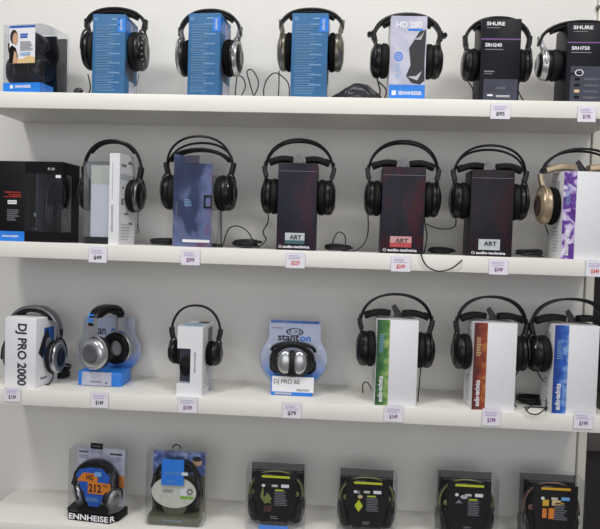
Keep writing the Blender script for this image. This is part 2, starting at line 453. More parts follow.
# =================================================================== TOP SHELF
z1 = SZ[0]
def blue_carton(label, px0, px1, pyt, D, rz, Y=-.205, wrap=True):
    bx = carton(label, px0, px1, pyt, 95, Y, D, 0, BLUE, rz, 'blue headphone cartons on the top shelf')
    rt, W, D, H, fc = bx; f = fc['front']
    f.ring(.11, .935, .055, .02, PALEINK, 'printed_emblem', t=.6)
    f.rect(.58, .93, .24, .016, PALEINK, 'printed_heading')
    for i in range(7):
        y = .86-.118*i
        f.rect(.1+.03*(i % 2), y, .74, .004, PALEINK, 'printed_rule')
        f.lines(.1, y-.095, .62, .088, 5, PALEINK, fill=.25)
        f.rect(.5, y+.008, .34, .008, PALEINK, 'printed_heading')
    f.rect(.76, .78, .24, .17, BRIGHT, 'bright_label')
    f.text('SENNHEISER', .84, .8, .07, .13, INK, turn=-90)
    s = fc['right']
    s.rect(0, .78, .45, .17, BRIGHT, 'bright_label')
    s.rect(.45, .62, .5, .33, SKYP, 'printed_photo')
    s.disc(.42, .38, .36, .16, DGRYC, 'printed_photo_disc')
    s.rect(.35, .02, .6, .2, SWB, 'printed_photo')
    flap(rt, W, D, H, BLUED)
    return bx
bxB = blue_carton('tall blue carton on the top shelf, second item from the left, inside black headphones', 91.5, 124, 14, .105, 0)
hB = hp_px('black headphones with a row of grey vent dots around the leftmost blue carton', bxB, 82.5, 148, 7.5, 32, 71, sy=.92, band_w=.034, m_ring=BLK2, dots=True, cx=(bxB[0].location.x), band_t=.0095)
bxC = blue_carton('tall blue carton inside silver and black headphones, between two other blue cartons', 186.5, 219, 13, .105, R(-5))
hC = hp_px('silver and black headphones around the middle one of three blue cartons', bxC, 180, 248, 9, 40, 77, m_band=BLK, m_cup=BLK, m_cap=BLK2, m_yoke=SILD, m_ring=SIL, m_pad=FOAM, band_w=.03)
bxD = blue_carton('tall blue carton inside champagne framed headphones, rightmost of the three blue cartons', 290, 326, 13, .10, R(-1))
hD = hp_px('champagne grey framed headphones with black pads around the rightmost blue carton', bxD, 275.5, 344, 8, 33, 72, m_band=BLK, m_cup=CHAMP, m_cap=CHAMP, m_yoke=CHAMP, m_ring=SILD, m_pad=FOAM, band_w=.032)
# cords
def wp(px, py, Y): return P(px, py, Y)
def on(px, py, Y, row, r=.002):
    p = P(px, py, Y); return Vector((p.x, Y, SZ[row]+r))
p0 = P(88,74,-.15)
cord(hB, [p0, P(90,84,-.15), P(90,90,-.16), on(86,94,-.17,0), on(80,94,-.2,0)])
MB().tube(spline(coil(P(78,94,-.19).x, -.19, z1, .022, .010, 4, .3, hgt=.012, seed=3), 5), .0018, 6).build('cord', CORD, hB, world=True)
cord(hB, [P(134,68,-.14), P(128,78,-.14), P(131,86,-.14), P(137,84,-.13), P(139,74,-.13)], .001)
cord(hC, [P(236,75,-.14), P(243,78,-.14), P(245,88,-.14), on(238,94,-.14,0)])
cord(hC, [P(237,76,-.15), on(236,94,-.16,0), on(248,94,-.12,0), P(257,90,-.12), P(258,80,-.12), P(252,70,-.12), P(247,72,-.12), P(250,84,-.12), on(255,94,-.12,0), on(245,94,-.16,0), on(238,94,-.14,0)])
cord(hD, [P(279,71,-.15), P(279,84,-.15), on(279,94,-.15,0), on(286,94,-.11,0)])
cord(hD, [on(264,94,-.13,0), P(264,88,-.13), P(268,78,-.13), P(275,73,-.13), P(283,77,-.13), P(289,86,-.13), on(289,94,-.12,0)])
# white and blue carton with folding headphones
bxE = carton('white and blue printed carton on the top shelf holding folding black headphones', 388.5, 424.5, 16, 98, -.205, .09, 0, WHT, R(1))
rt, W, D, H, fc = bxE; f = fc['front']
f.rect(0, .19, 1, .81, SWB, 'printed_panel')
f.rect(0, 0, 1, .185, BRIGHT, 'blue_print_band')
f.text('HD 280', .14, .86, .72, .075, INK, bold=True)
f.text('SENNHEISER', .26, .065, .66, .045, INK, bold=True)
f.rect(.08, .06, .12, .055, INK, 'printed_emblem', k=2)
f.rect(.48, .825, .4, .025, BRIGHT, 'bright_label', k=2)
f.poly([(.52,.62),(.66,.72),(.8,.82),(.98,.84),(.96,.5),(.98,.24),(.86,.19),(.62,.21),(.46,.29),(.58,.42)], DINK, 'printed_photo', k=2)
f.poly([(.62,.72),(.82,.76),(.94,.83),(.84,.72)], SIL, 'printed_highlight', k=3)
f.poly([(.5,.28),(.74,.29),(.9,.35),(.78,.24)], SIL, 'printed_highlight', k=3)
f.ring(.24, .52, .12, .055, BRIGHT, 'printed_ring', k=2, t=.7); f.ring(.24, .52, .06, .026, BRIGHT, 'printed_ring', k=2, t=.5)
for i in range(3): f.ring(.22, .42-.065*i, .055, .022, LBLUE, 'printed_ring', k=2)
flap(rt, W, D, H, WHT)
hE = hp_px('black folding studio headphones with knuckle hinges around the white and blue carton', bxE, 365, 440, 13, 44, 79, sy=.95, band_w=.036, band_t=.011, m_ring=BLK2)
for s in (-1, 1):
    ho = 37.5/667*1.8
    b = MB(); b.lathe([(-.006,0),(-.006,.007),(.006,.007),(.006,0)], Matrix.Translation((s*.0965,0,.113)) @ Matrix.Rotation(PI/2,4,'Z'), n=14)
    b.build('hinge_knuckle', BLK2, hE)
cord(hE, [P(377,78,-.16), P(379,86,-.17), P(380,92,-.18), on(376,95,-.19,0), P(366,88,-.18), P(358,84,-.18), P(350,87,-.18), on(344,95,-.18,0)], .0022)
cord(hE, [P(379,82,-.17), P(386,90,-.19), on(383,96,-.2,0), on(372,95,-.205,0)], .002)
# crumpled pouch
def lump(label, pxa, pxb, pyt, Y, row, m, name, cat, seed):
    a, b = P(pxa, pyt, Y), P(pxb, pyt, Y); hh = a.z-SZ[row]; L = b.x-a.x
    bm = MB(); bmesh.ops.create_icosphere(bm.bm, subdivisions=4, radius=1)
    rnd = random.Random(seed); dirs = [(Vector((rnd.uniform(-1,1), rnd.uniform(-1,1), rnd.uniform(-1,1)))*7, rnd.uniform(0,6)) for _ in range(14)]
    for v in bm.bm.verts:
        d = 1+.028*sum(math.sin(v.co.dot(q)+ph) for q, ph in dirs)
        x = v.co.x*d; prof = .35+.65*max(0, min(1, (x+1)/1.1)) if x < .1 else 1
        v.co = Vector((x*L/2, v.co.y*d*.04, max(0, .25*hh+v.co.z*d*hh*.8*prof)))
    o = bm.build(name, m); o.location = ((a.x+b.x)/2, Y, SZ[row]); return tag(o, label, cat)
lump('crumpled shiny black pouch lying beside the white and blue carton', 332, 381, 84, -.135, 0, POUCH, 'crumpled_pouch', 'pouch', 4)
# black cartons with lettering
def srh(label, px0, px1, pyt, model, Y, rz):
    bx = carton(label, px0, px1, pyt, 100, Y, .095, 0, SLATE, rz, 'black cartons with a purple stripe')
    rt, W, D, H, fc = bx; f = fc['front']
    f.text('SHURE', .12, .915, .46, .045, INK, bold=True)
    f.rect(.12, .885, .34, .008, GINK, 'printed_rule')
    f.rect(0, .745, 1, .016, PLUM, 'purple_stripe')
    f.text(model, .1, .66, .42, .045, INK, bold=True)
    f.rect(.1, .625, .46, .01, GINK, 'printed_rule')
    f.rect(.1, .358, .26, .016, GINK, 'printed_rule'); f.rect(.1, .335, .2, .008, GINK, 'printed_rule')
    f.rect(.1, .02, .86, .255 if model == 'SRH240' else .44, DGRYC, 'grey_print_panel')
    if model == 'SRH240':
        f.ring(.26, .17, .08, .035, DINK, 'printed_ring', k=2)
        f.lines(.42, .16, .24, .03, 2, GINK); f.rect(.2, .07, .14, .02, INK, 'printed_emblem', k=2); f.lines(.42, .06, .4, .03, 2, INK)
    else:
        f.ring(.3, .38, .1, .04, INK, 'printed_ring', k=2, t=.8)
        for i in range(4): f.rect(.2, .06+.075*i, .12, .035, BLKC if i != 1 else SAND, 'printed_icon', k=2); f.lines(.42, .065+.075*i, .42, .026, 2, GINK)
    flap(rt, W, D, H, SLATE)
    return bx
bxF = srh('black carton with purple stripe and short grey panel, inside black headphones', 479, 518.5, 18.5, 'SRH240', -.205, 0)
hF = hp_px('all black headphones around the black carton with the short grey panel', bxF, 459, 531, 16.5, 49, 82, band_w=.032, m_ring=BLK2)
bxG = srh('black carton with purple stripe and tall grey panel at the top right edge', 565, 608, 22.5, 'SRH750', -.205, 0)
hG = hp_px('silver and black headphones around the black carton at the top right edge', bxG, 539, 634, 20.5, 50, 82, m_cup=BLK, m_cap=SIL, m_ring=SIL, m_yoke=SIL, band_w=.034)
cord(hF, [P(467,80,-.16), P(473,90,-.16), on(474,99,-.16,0), on(462,98,-.19,0)]); cord(hF, [P(520,80,-.16), P(518,90,-.16), on(526,100,-.18,0), on(531,100,-.19,0)])
# first clear pack with the photo card
def pack_root(label, px0, px1, pyt, pyb, Y, D, row, rz=0, group=None):
    return carton(label, px0, px1, pyt, pyb, Y, D, row, None, rz, group, 'pack', 'blister_pack', body=False)
def plan_shell(outline, H, top_in=.94, bev=.008, z0=.0):
    b = MB(); cx = sum(p[0] for p in outline)/len(outline); cy = sum(p[1] for p in outline)/len(outline)
    sc = lambda s, z: [Vector((cx+(x-cx)*s, cy+(y-cy)*s, z)) for x, y in outline]
    b.rings([sc(.97, z0), sc(1, z0+.004), sc(1, H-bev), sc((1+top_in)/2+.012, H-bev*.35), sc(top_in, H)])
    return b
def rrect(W, D, r=.012, n=5, back=0):
    pts = []
    for cx, cy, a0 in ((W/2-r, -D/2+r, -90), (W/2-r, D/2-r, 0), (-W/2+r, D/2-r, 90), (-W/2+r, -D/2+r, 180)):
        for i in range(n+1):
            a = R(a0+90*i/n); pts.append((cx+r*math.cos(a), cy+r*math.sin(a)))
    if back: pts = [(x, y+back*(1-(2*x/W)**2) if y > 0 else y) for x, y in pts]
    return pts
pA = pack_root('clear pack with a photo card and blue band, leftmost on the top shelf', 1, 42, 24, 94, -.2, .11, 0, R(-9))
rt, W, D, H, fc = pA
ov = [(-W/2,-D/2),(W/2,-D/2),(W/2+.012,-D/2+.02),(W/2+.014,D/2),(-W/2,D/2),(-W/2-.006,-D/2+.02)]
plan_shell(ov, H, .97, .004).build('clear_shell', CLR, rt)
g = Face(rt, (-W/2,-D/2-.001,0), (W,0,0), (0,0,H), (0,-1,0))
MB().box(-W/2+.001, W/2-.001, -D/2-.0008, -D/2+.06, .004, .03).build('blue_band', BRIGHT, rt)
g2 = Face(rt, (-W/2,-D/2-.001,0), (W,0,0), (0,0,H), (0,-1,0))
g2.text('SENNHEISER', .34, .085, .42, .045, INK, bold=True); g2.rect(.2, .08, .08, .05, INK, 'printed_emblem', k=2)
g2.rect(.17, .44, .68, .53, WHT, 'photo_card')
g2.rect(.17, .945, .68, .03, HGB, 'printed_panel', k=2)
g2.poly([(.17,.44),(.85,.44),(.85,.52),(.7,.55),(.5,.5),(.17,.5)], SAND, 'printed_sand', k=2)
g2.poly([(.17,.44),(.38,.44),(.4,.55),(.34,.66),(.24,.7),(.17,.66)], BLKC, 'printed_clothing', k=3)
g2.poly([(.27,.44),(.4,.44),(.37,.58),(.31,.62)], SKIN, 'printed_arm', k=4)
g2.disc(.29, .82, .1, .1, HAIR, 'printed_hair', k=3); g2.disc(.33, .79, .07, .085, SKIN, 'printed_face', k=4)
g2.lines(.46, .8, .26, .07, 2, HGB, k=3, fill=.7); g2.lines(.46, .62, .34, .14, 7, GINK, k=3); g2.lines(.46, .55, .3, .05, 3, LBLUE, k=3)
MB().box(W/2-.02, W/2+.010, D/2-.012, D/2-.003, .004, H-.012).build('backing_card', SLATE, rt)
MB().box(-W/2+.004, W/2-.021, D/2-.012, D/2-.003, .004, H-.004).build('backing_card', SLATE, rt)
M = ROOTM[rt.name]; c = M @ Vector((-.016, -.002, .031))
hA = headphones('black headphones sealed in the clear pack with the photo card', c.x, c.y, c.z, c.z+.085, c.z+H-.036, .006, .062, R(-9), toe=R(26), band_w=.026, group='headphones sealed in clear packs')

# =================================================================== SECOND SHELF
z2 = SZ[1]
# black windowed carton
bx = carton('wide black carton with a clear corner window and blue band, far left', -32, 62.5, 161, 243.5, -.212, .10, 1, BLKC, R(-3), body=False)
rt, W, D, H, fc = bx
wx = -W/2+W*.60; wz0, wz1 = H*.13, H*.855; wy = -D/2+D*.55
MB().box(-W/2, wx, -D/2, D/2, 0, H, .001).build('carton_body', BLKC, rt)
b = MB(); b.box(wx, W/2, -D/2, D/2, 0, wz0); b.box(wx, W/2, -D/2, D/2, wz1, H); b.box(wx, W/2, D/2-.012, D/2, wz0, wz1); b.box(W/2-.004, W/2, wy, D/2-.012, wz0, wz1)
b.build('window_surround', BLKC, rt)
b = MB(); b.box(wx, W/2-.0006, -D/2+.0003, -D/2+.0009, wz0, wz1); b.box(W/2-.0009, W/2-.0003, -D/2+.0009, wy, wz0, wz1)
b.build('clear_window', CLR2, rt)
MB().box(wx+.03, wx+.032, -D/2+.004, D/2-.014, wz0+.001, wz1-.001).build('inner_divider', DGRYC, rt)
f = fc['front']
f.rect(.93,.80,.055,.035,INK,'white_sticker',k=3); f.text('RS 120', .845, .895, .07, .03, INK)
f.text('Digital wireless', .385, .6, .17, .022, REDINK, bold=True); f.text('hi fi stereo', .43, .572, .13, .02, REDINK, bold=True); f.text('audio headphones', .37, .545, .19, .02, REDINK, bold=True)
f.lines(.415, .465, .1, .055, 2, INK, fill=.7); f.lines(.41, .26, .13, .15, 6, GINK, ragged=.4)
f.rect(0, 0, .60, .125, BRIGHT, 'blue_band'); f.text('SENNHEISER', .36, .05, .18, .025, INK, bold=True)
M = ROOTM[rt.name]
c = M @ Vector((wx+.066, .0, wz0+.0005))
hh = headphones('black headphones seen through the window of the wide black carton', c.x, c.y-.008, c.z+.001, c.z+.075, c.z+(wz1-wz0)-.004, .008, .031, R(-3), band_w=.02, toe=R(20), sy=.42, group='headphones sealed in clear packs')
c = M @ Vector((wx+.013, -.006, wz0))
t_ = thing('wireless_transmitter', 'black upright transmitter seen through the left of the black carton window', 'transmitter', c, R(-3))
MB().box(-.011, .011, -.03, .03, 0, .012, .003).build('transmitter_base', BLK2, t_)
MB().box(-.008, .008, -.012, .012, .012, .13, .004).build('transmitter_post', BLK2, t_)
MB().box(-.005, .005, -.0126, -.012, .04, .05).build('indicator', SIL, t_)

# white corner card with clear box
bxW = carton('white corner carton with a clear front beside the wide black carton', 81, 119.5, 153, 246, -.215, .09, 1, WHT, R(-9), body=False)
rt, W, D, H, fc = bxW
sx = W/2-W*.28; Hc = H*.91
b = MB(); b.box(sx, W/2, -D/2, -D/2+.0025, 0, H); b.box(W/2-.0025, W/2, -D/2+.0025, D/2, 0, H); b.build('carton_body', WHT, rt)
b = MB()
b.box(-W/2, -W/2+.0008, -D/2, D/2, .002, Hc); b.box(-W/2+.0008, sx, -D/2, -D/2+.0008, .002, Hc); b.box(-W/2+.0008, W/2-.003, D/2-.0008, D/2, .002, Hc); b.box(-W/2+.0008, W/2-.003, -D/2+.003, D/2-.001, Hc-.0008, Hc)
b.build('clear_shell', CLR, rt)
MB().box(-W/2+.003, W/2-.004, -D/2+.004, D/2-.003, 0, .018).build('tray', BLKC, rt)
MB().box(-W/2+.016, W/2-.005, -D/2+.012, -D/2+.014, .0185, H*.66).build('insert_card', WHT, rt)
MB().box(-W/2+.004, W/2-.005, -D/2+.03, -D/2+.032, .0185, H*.88).build('insert_card', CREAM, rt)
fc['front'].text('SENNHEISER', .79, .14, .055, .3, GINK, turn=90); fc['front'].rect(.8, .5, .02, .4, GRYC, 'printed_rule')
s = fc['right']
for x, y, w, h in ((.1,.86,.3,.03),(.5,.9,.3,.02),(.15,.62,.12,.02),(.12,.5,.2,.01),(.3,.33,.25,.025),(.12,.44,.14,.06),(.5,.6,.3,.03),(.45,.48,.3,.03),(.6,.22,.25,.03)):
    s.rect(x, y, w, h, GINK, 'printed_block')
s.rect(.03, .72, .9, .06, SILP, 'printed_panel'); s.lines(.12, .05, .6, .2, 6, GRYC)
s.disc(.62, .92, .06, .012, DINK, 'printed_disc')
hW = hp_px('slim black headphones with thin band around the white corner carton', bxW, 79, 145, 138.5, 179, 212, band_w=.018, band_t=.006, m_ring=SILD, off=.012, rz=R(-7), sy=.85)
cord(hW, [P(138,211,-.15), P(138,225,-.15), P(139,231,-.15), P(137,232,-.15), P(138,222,-.15)], .001)
# blue and pink carton
bxP = carton('blue and pink smoke printed clear fronted carton, third on the second shelf', 171, 211.5, 154, 247, -.215, .09, 1, ARTB, R(-9), body=False)
rt, W, D, H, fc = bxP
b = MB(); b.prism([(-W/2,0),(W/2,0),(W/2,H*.895),(W*.2,H*.90),(-W*.14,H*.905),(-W*.24,H*.985),(-W/2,H)], -D/2+.001, -D/2+.003); b.build('printed_card', ARTB, rt)
MB().box(-W/2, W/2, -D/2+.003, D/2, 0, .01).build('tray', BLKC, rt)
MB().box(-W/2, -W/2+.002, -D/2+.004, D/2-.001, .011, H*.97).build('side_card', mat('navy_card', (40,48,84), .4), rt)
b = MB(); b.box(-W/2, W/2, -D/2-.0006, -D/2+.0002, 0, H*.99); b.box(W/2, W/2+.0008, -D/2, D/2, 0, H*.93); b.build('clear_shell', CLR, rt)
f = Face(rt, (-W/2,-D/2-.0008,0), (W,0,0), (0,0,H), (0,-1,0))
f.rect(.3, .90, .36, .085, DGRYC, 'hang_tab')
f.rect(.27, .05, .7, .03, INK, 'printed_band'); f.lines(.3, .44, .2, .08, 5, PALEINK)
b = MB()
for a in ((.8,.42,.04,.14),(.8,.54,.2,.02),(.8,.42,.2,.02),(.98,.42,.02,.14)):
    x, y, w, h = a; b.box(-W/2+x*W, -W/2+(x+w)*W, -D/2-.0016, -D/2-.0008, y*H, (y+h)*H)
b.build('cable_clip', BLK, rt)
f.text('audio-technica', .06, .18, .06, .3, GINK, turn=90)
hP = hp_px('black headphones with double band and padded strap around the blue and pink carton', bxP, 163, 241, 135.5, 175, 211, style='wire', m_ring=BLK2, rz=R(-9), wings=False, rods=(-.014,))
MB().band(arc(.088, .118, .1275+.034, 1, 30, t0=R(18), t1=R(162)), .036, .010, 12, lambda f: .6+.4*math.sin(PI*f)**.5).build('headband_pad', LEA, hP)
cord(hP, [P(221,205,-.16), P(221,232,-.16), on(222,245,-.17,1), P(228,230,-.16), P(237,226,-.16), P(248,232,-.16), on(256,242,-.15,1)])
MB().tube(spline(coil(P(247,243,-.15).x, -.15, z2, .07, .02, 8, .05, seed=5), 5), .002, 6).build('cord_bundle', CORD, hP, world=True)
MB().tube(spline(coil(P(163,243,-.14).x, -.14, z2, .075, .02, 7, 0, seed=6), 5), .002, 6).build('cord_bundle', CORD, hW, world=True)
# dark swirl cartons
def swirl(label, px0, px1, pyt, pyb, m, lab_m, ty, hp_label, xl, xr, yt, y0, y1, rz=0):
    bx = carton(label, px0, px1, pyt, pyb, -.215, .09, 1, m, rz, 'dark swirl printed cartons on the second shelf')
    rt, W, D, H, fc = bx; f = fc['front']
    f.rect(.02, .905, .96, .004, GINK, 'fold_line')
    f.rect(.22, .075, .5, .125, SILP, 'badge')
    if lab_m is not SILP: f.rect(.22, .075, .5, .04 if lab_m is TEAL else .125, lab_m, 'badge_colour', k=2)
    if lab_m is REDL: f.rect(.22, .125, .5, .075, mat('pink_label', (206,150,150), .4), 'badge_colour', k=3)
    f.text('ART', .34, .125, .3, .05, DINK, k=4, bold=True)
    f.text('audio-technica', .17, .025, .68, .032, INK, bold=True); f.ring(.1, .04, .04, .015, INK, 'printed_emblem', k=2)
    hang_tab(rt, H, D, .003); flap(rt, W, D, H, BLKC)
    MB().box(W/2+.0005, W/2+.006, D/2-.03, D/2-.001, 0, H*.6).build('clear_sleeve', CLR2, rt)
    hp = hp_px(hp_label, bx, xl, xr, yt, y0, y1, style='wire', m_ring=BLK2, sy=.95, rods=((-.008,) if m is ARTK else (-.003,)))
    return bx, hp
bxS, hS = swirl('dark navy swirl carton with a teal and silver badge', 276, 315, 163, 251, ARTN, TEAL, 0, 'black open headphones with wing pads around the navy teal badged carton', 259, 336, 138.5, 179, 215)
bxT, hT = swirl('dark swirl carton with a red and pink badge', 380, 423, 167, 254.5, ARTR, REDL, 0, 'black open headphones with wing pads around the red badged carton', 361, 440, 140, 181, 217)
bxU, hU = swirl('black and dark red swirl carton with a plain silver badge', 468.5, 511.5, 170, 256.5, ARTK, SILP, 0, 'black open headphones with wing pads around the silver badged carton', 449, 530, 144.5, 183, 220)
cord(hS, [P(268,213,-.16), P(268,222,-.16), P(263,232,-.16), P(266,240,-.16), on(258,246,-.15,1)])
MB().tube(spline(coil(P(338,246,-.14).x, -.14, z2, .075, .022, 8, .1, hgt=.018, seed=8), 5), .002, 6).build('cord_bundle', CORD, hS, world=True)
cord(hT, [P(368,215,-.16), P(368,232,-.15), P(364,244,-.15), on(354,250,-.15,1), on(342,248,-.15,1)])
cord(hT, [on(345,246,-.15,1), P(345,236,-.15), P(337,233,-.15), on(330,247,-.15,1)])
MB().tube(spline(coil(P(440,250,-.13).x, -.13, z2, .075, .022, 8, .1, hgt=.018, seed=9), 5), .002, 6).build('cord_bundle', CORD, hT, world=True)
cord(hT, [P(424,212,-.15), P(425,224,-.15), P(427,236,-.17), on(424,246,-.2,1), P(421,254,-.236), P(426,265,-.236), P(437,271,-.236), P(450,269,-.236), P(460,262,-.236), on(467,254,-.2,1)])
cord(hU, [P(456,219,-.15), P(455,226,-.15), P(447,229,-.15), P(436,228,-.14), P(426,224,-.14)])
MB().tube(spline(coil(P(529,252,-.14).x, -.14, z2, .07, .022, 7, .05, seed=10), 5), .002, 6).build('cord_bundle', CORD, hU, world=True)
# purple edged carton
def striped(label, px0, px1, pyt, pyb, Y, row, m, frac, rz, brand=True, side=WHT):
    bx = carton(label, px0, px1, pyt, pyb, Y, .09, row, WHT, rz, 'white cartons with a coloured picture stripe')
    rt, W, D, H, fc = bx; f = fc['front']
    f.rect(0, 0, frac, 1, m, 'picture_stripe')
    f.text('audio-technica', frac*.18, .04, frac*.38, .3, INK, turn=90, bold=True)
    f.lines(frac*.2, .62, frac*.4, .22, 12, PALEINK if m is not FIRE else SAND, fill=.35)
    fc['left'].lines(.3, .08, .5, .3, 8, GRYC); fc['left'].rect(.3, .55, .4, .35, GRYC, 'printed_panel')
    hang_tab(rt, H, D, .004, DINK, .026, .036); flap(rt, W, D, H, GRYC)
    return bx
bxV = striped('white carton with a purple floral stripe at the right end of the second shelf', 560, 609, 171.5, 260.5, -.215, 1, PURP, .27, R(3))
hV = hp_px('gold and brown headphones around the white carton with purple floral stripe', bxV, 539, 631, 148, 188, 226, style='wire', m_cup=GOLD, m_cap=WOOD, m_ring=GOLD, m_yoke=GOLD, m_band=BLK, m_pad=FOAM)
cord(hV, [P(545,224,-.16), P(547,230,-.16), P(548,234,-.16)])

# =================================================================== THIRD SHELF
z3 = SZ[2]
bxJ = carton('white carton with big black lettering reading downwards, far left of third shelf', 2.5, 37, 318, 387.5, -.2, .10, 2, WHT, R(-10))
rt, W, D, H, fc = bxJ
fc['front'].text('DJ PRO 2000', .33, .02, .38, .90, DINK, turn=-90, bold=True)
s = fc['right']; s.rect(.35, .35, .45, .5, DJB, 'printed_panel'); s.poly([(.1,.5),(.3,.72),(.5,.85),(.6,.7),(.4,.55),(.3,.4)], DINK, 'printed_photo', k=2)
s.disc(.55,.6,.14,.1,GINK,'printed_photo_disc',k=3); s.rect(.2,.1,.3,.03,GINK,'printed_block')
flap(rt, W, D, H, WHT); fc['top'].rect(.3,.35,.45,.3,SILP,'printed_panel',k=4)
hJ = hp_px('silver and black disc jockey headphones around the white carton with big lettering', bxJ, 3, 62, 304, 339, 372, m_cup=SILD, m_cap=BLK, m_ring=SIL, m_band=SILD, m_yoke=BLK, band_w=.036, band_t=.01, off=.012, rz=R(-5), sy=.85)
cord(hJ, [P(52,372,-.15), P(53,377,-.17), on(48,384,-.17,2), on(40,384,-.15,2), on(35,384,-.13,2)], .002)
MB().tube(spline(coil(P(62,370,-.06).x, -.06, z3, .05, .03, 9, .3, hgt=.04, seed=12), 5), .0022, 6).build('cord_bundle', CORD, hJ, world=True)

def stanton(label, px0, px1, pyt, pyb, Y, D):
    bx = pack_root(label, px0, px1, pyt, pyb, Y, D, 2, 0, 'rounded clear packs with pale blue cards'); rt, W, D, H, fc = bx
    out = []
    top = [(-.36,1.0),(-.38,.72)]
    for i in range(13):
        a = R(145+ (250-145)*i/12); out.append((.5*W*math.cos(a)*1.0, H*.46+H*.40*math.sin(a)))
    lobe = [(-.30*W*1.05, 0)] + []
    L = [(-.37*W, H*.985), (-.36*W, H)]
    pts = [(.36*W,H), (-.36*W,H), (-.39*W,H*.97), (-.39*W, H*.74)] + out + [(-.30*W,0)]
    pts += [(.30*W,0)] + [(-x,z) for x, z in out[::-1]] + [(.39*W,H*.74), (.39*W,H*.97)]
    return bx, pts
bxK, pts = stanton('rounded clear pack with silver headphones standing out of its front, third shelf', 72.5, 136, 318, 386, -.085, .05)
rt, W, D, H, fc = bxK
MB().prism([(x*.985, .002+z*.985) for x, z in pts], D/2-.004, D/2-.002).build('backing_card', FADE, rt)
MB().prism(pts, -D/2+.02, D/2-.001).build('clear_shell', CLRB, rt)
bkf = Face(rt, (-W/2, D/2-.004, 0), (W,0,0), (0,0,H), (0,-1,0))
bkf.text('stan', .2, .70, .22, .12, DINK, bold=True, k=1); bkf.text('ton', .5, .70, .24, .12, BRIGHT, bold=True, k=1)
b = MB(); b.box(-W*.27, W*.39, -.092, -D/2+.018, 0, .040, .003); b.build('blue_base', BRIGHT, rt)
bf = Face(rt, (-W*.27, -.092, 0), (W*.66,0,0), (0,0,.040), (0,-1,0))
bf.rect(.09,.04,.68,.92,SWB,'printed_panel'); bf.text('stanton', .3,.22,.24,.16,DINK); bf.disc(.66,.24,.03,.05,TEAL,k=2)
a_ = P(98,353,-.185); mid = P(106.5,348,-.135); zc = max(z3+.0415, a_.z-.046)
zt = P(108,305,-.15).z
hK = headphones('silver disc jockey headphones turned sideways in the rounded clear pack', mid.x, mid.y, zc, zc+.090, zt, .030, .070, R(72), sl=.030, zb_add=.030, m_cup=SIL, m_cap=SILD, m_ring=SIL, m_yoke=SIL, m_band=BLK, band_w=.036, band_t=.012, sy=1, group='headphones sealed in clear packs')
lf = Face(hK, (-.0700, .013, .128), (0,-.026,0), (.014,0,.030), (-.90,0,.42)); lf.o += lf.n*.0035
lf.text('ST', .15, .0, .7, .9, BRIGHT, turn=90, bold=True)

bxN = carton('tall narrow white carton with a cut window at its lower left, third shelf', 176, 201.5, 326.5, 397, -.215, .12, 2, WHT, R(-3), body=False)
rt, W, D, H, fc = bxN
b = MB()
b.box(-W/2+.036, W/2, -D/2, D/2, 0, H); b.box(-W/2, -W/2+.036, -D/2, D/2, 0, H*.18); b.box(-W/2, -W/2+.036, -D/2, D/2, H*.68, H); b.box(-W/2, -W/2+.036, D/2-.02, D/2, H*.18, H*.68)
b.build('carton_body', WHT, rt)
b = MB(); b.box(-W/2+.002, -W/2+.0355, -D/2+.02, D/2-.021, H*.181, H*.679); b.build('dark_insert', DGRYC, rt)
b = MB(); b.box(-W/2, -W/2+.036, -D/2, -D/2+.0006, H*.18, H*.68); b.build('clear_window', CLR2, rt)
MB().lathe([(0,0),(0,.024),(.006,.027),(.012,.022),(.013,0)], Matrix.Translation((-W/2+.019,-D/2+.018,H*.42)) @ Matrix.Rotation(-PI/2,4,'Z') @ Matrix.Translation((-.001,0,0)), .6, 1).build('display_earpad', FOAM, rt)
fc['front'].text('SENNHEISER', .68, .34, .06, .3, DINK, turn=90)
t = fc['top']; t.rect(.06, .05, .88, .5, GRAD, 'printed_photo', k=1); t.rect(.5,.62,.4,.3,DGRYC,'printed_photo',k=1)
s = fc['right']; s.rect(.45,.6,.4,.35,GINK,'printed_photo'); s.lines(.2,.1,.5,.4,8,GRYC)
MB().box(W/2+.0005, W/2+.006, D/2-.05, D/2-.001, 0, H*.85).build('clear_sleeve', CLR2, rt)
hN = hp_px('small on ear black headphones with thin band around the narrow white carton', bxN, 168, 223, 303.5, 340, 365, band_w=.012, band_t=.006, pad_arc=False, m_pad=FOAM, off=-.005, yoke=True, sy=1)

bxM, pts = stanton('rounded pale blue pack with folded black headphones and a white label', 257, 326, 322, 402, -.15, .055)
rt, W, D, H, fc = bxM
MB().prism([(x*.985, .002+z*.985) for x, z in pts], D/2-.004, D/2-.002).build('backing_card', FADE, rt)
MB().prism(pts, -D/2+.024, D/2-.001).build('clear_shell', CLRB, rt)
bkf = Face(rt, (-W/2, D/2-.004, 0), (W,0,0), (0,0,H), (0,-1,0))
bkf.text('stant', .25, .70, .32, .09, DINK, bold=True, k=1); bkf.text('on', .58, .70, .16, .07, BRIGHT, bold=True, k=1)
bkf.ring(.5, .83, .13, .055, DINK, 'printed_emblem', k=1, t=.8); bkf.text('DJ', .42, .8, .16, .06, DINK, k=1)
bkf.text('DJ PRO 60', .16, .86, .16, .03, DINK, k=1); bkf.rect(.14,.95,.72,.04,DJB,'printed_band',k=1)
for x in (.12,.88): bkf.disc(x, .62, .03, .025, INK, k=1)
b = MB(); b.box(-W*.3, W*.3, -D/2-.012, -D/2+.02, 0, .052, .003); b.build('blue_base', BRIGHT, rt)
bf = Face(rt, (-W*.30, -D/2-.012, 0), (W*.6,0,0), (0,0,.052), (0,-1,0))
bf.rect(.03,.2,1.0,.8,WHT,'white_label'); bf.text('DJ PRO 60', .07, .55, .62, .3, DINK, k=2); bf.rect(.1,.06,.4,.1,SIL,'printed_panel'); bf.text('stanton', .62,.26,.3,.13,DINK,k=2)
c = ROOTM[rt.name] @ Vector((0, -.012, .054))
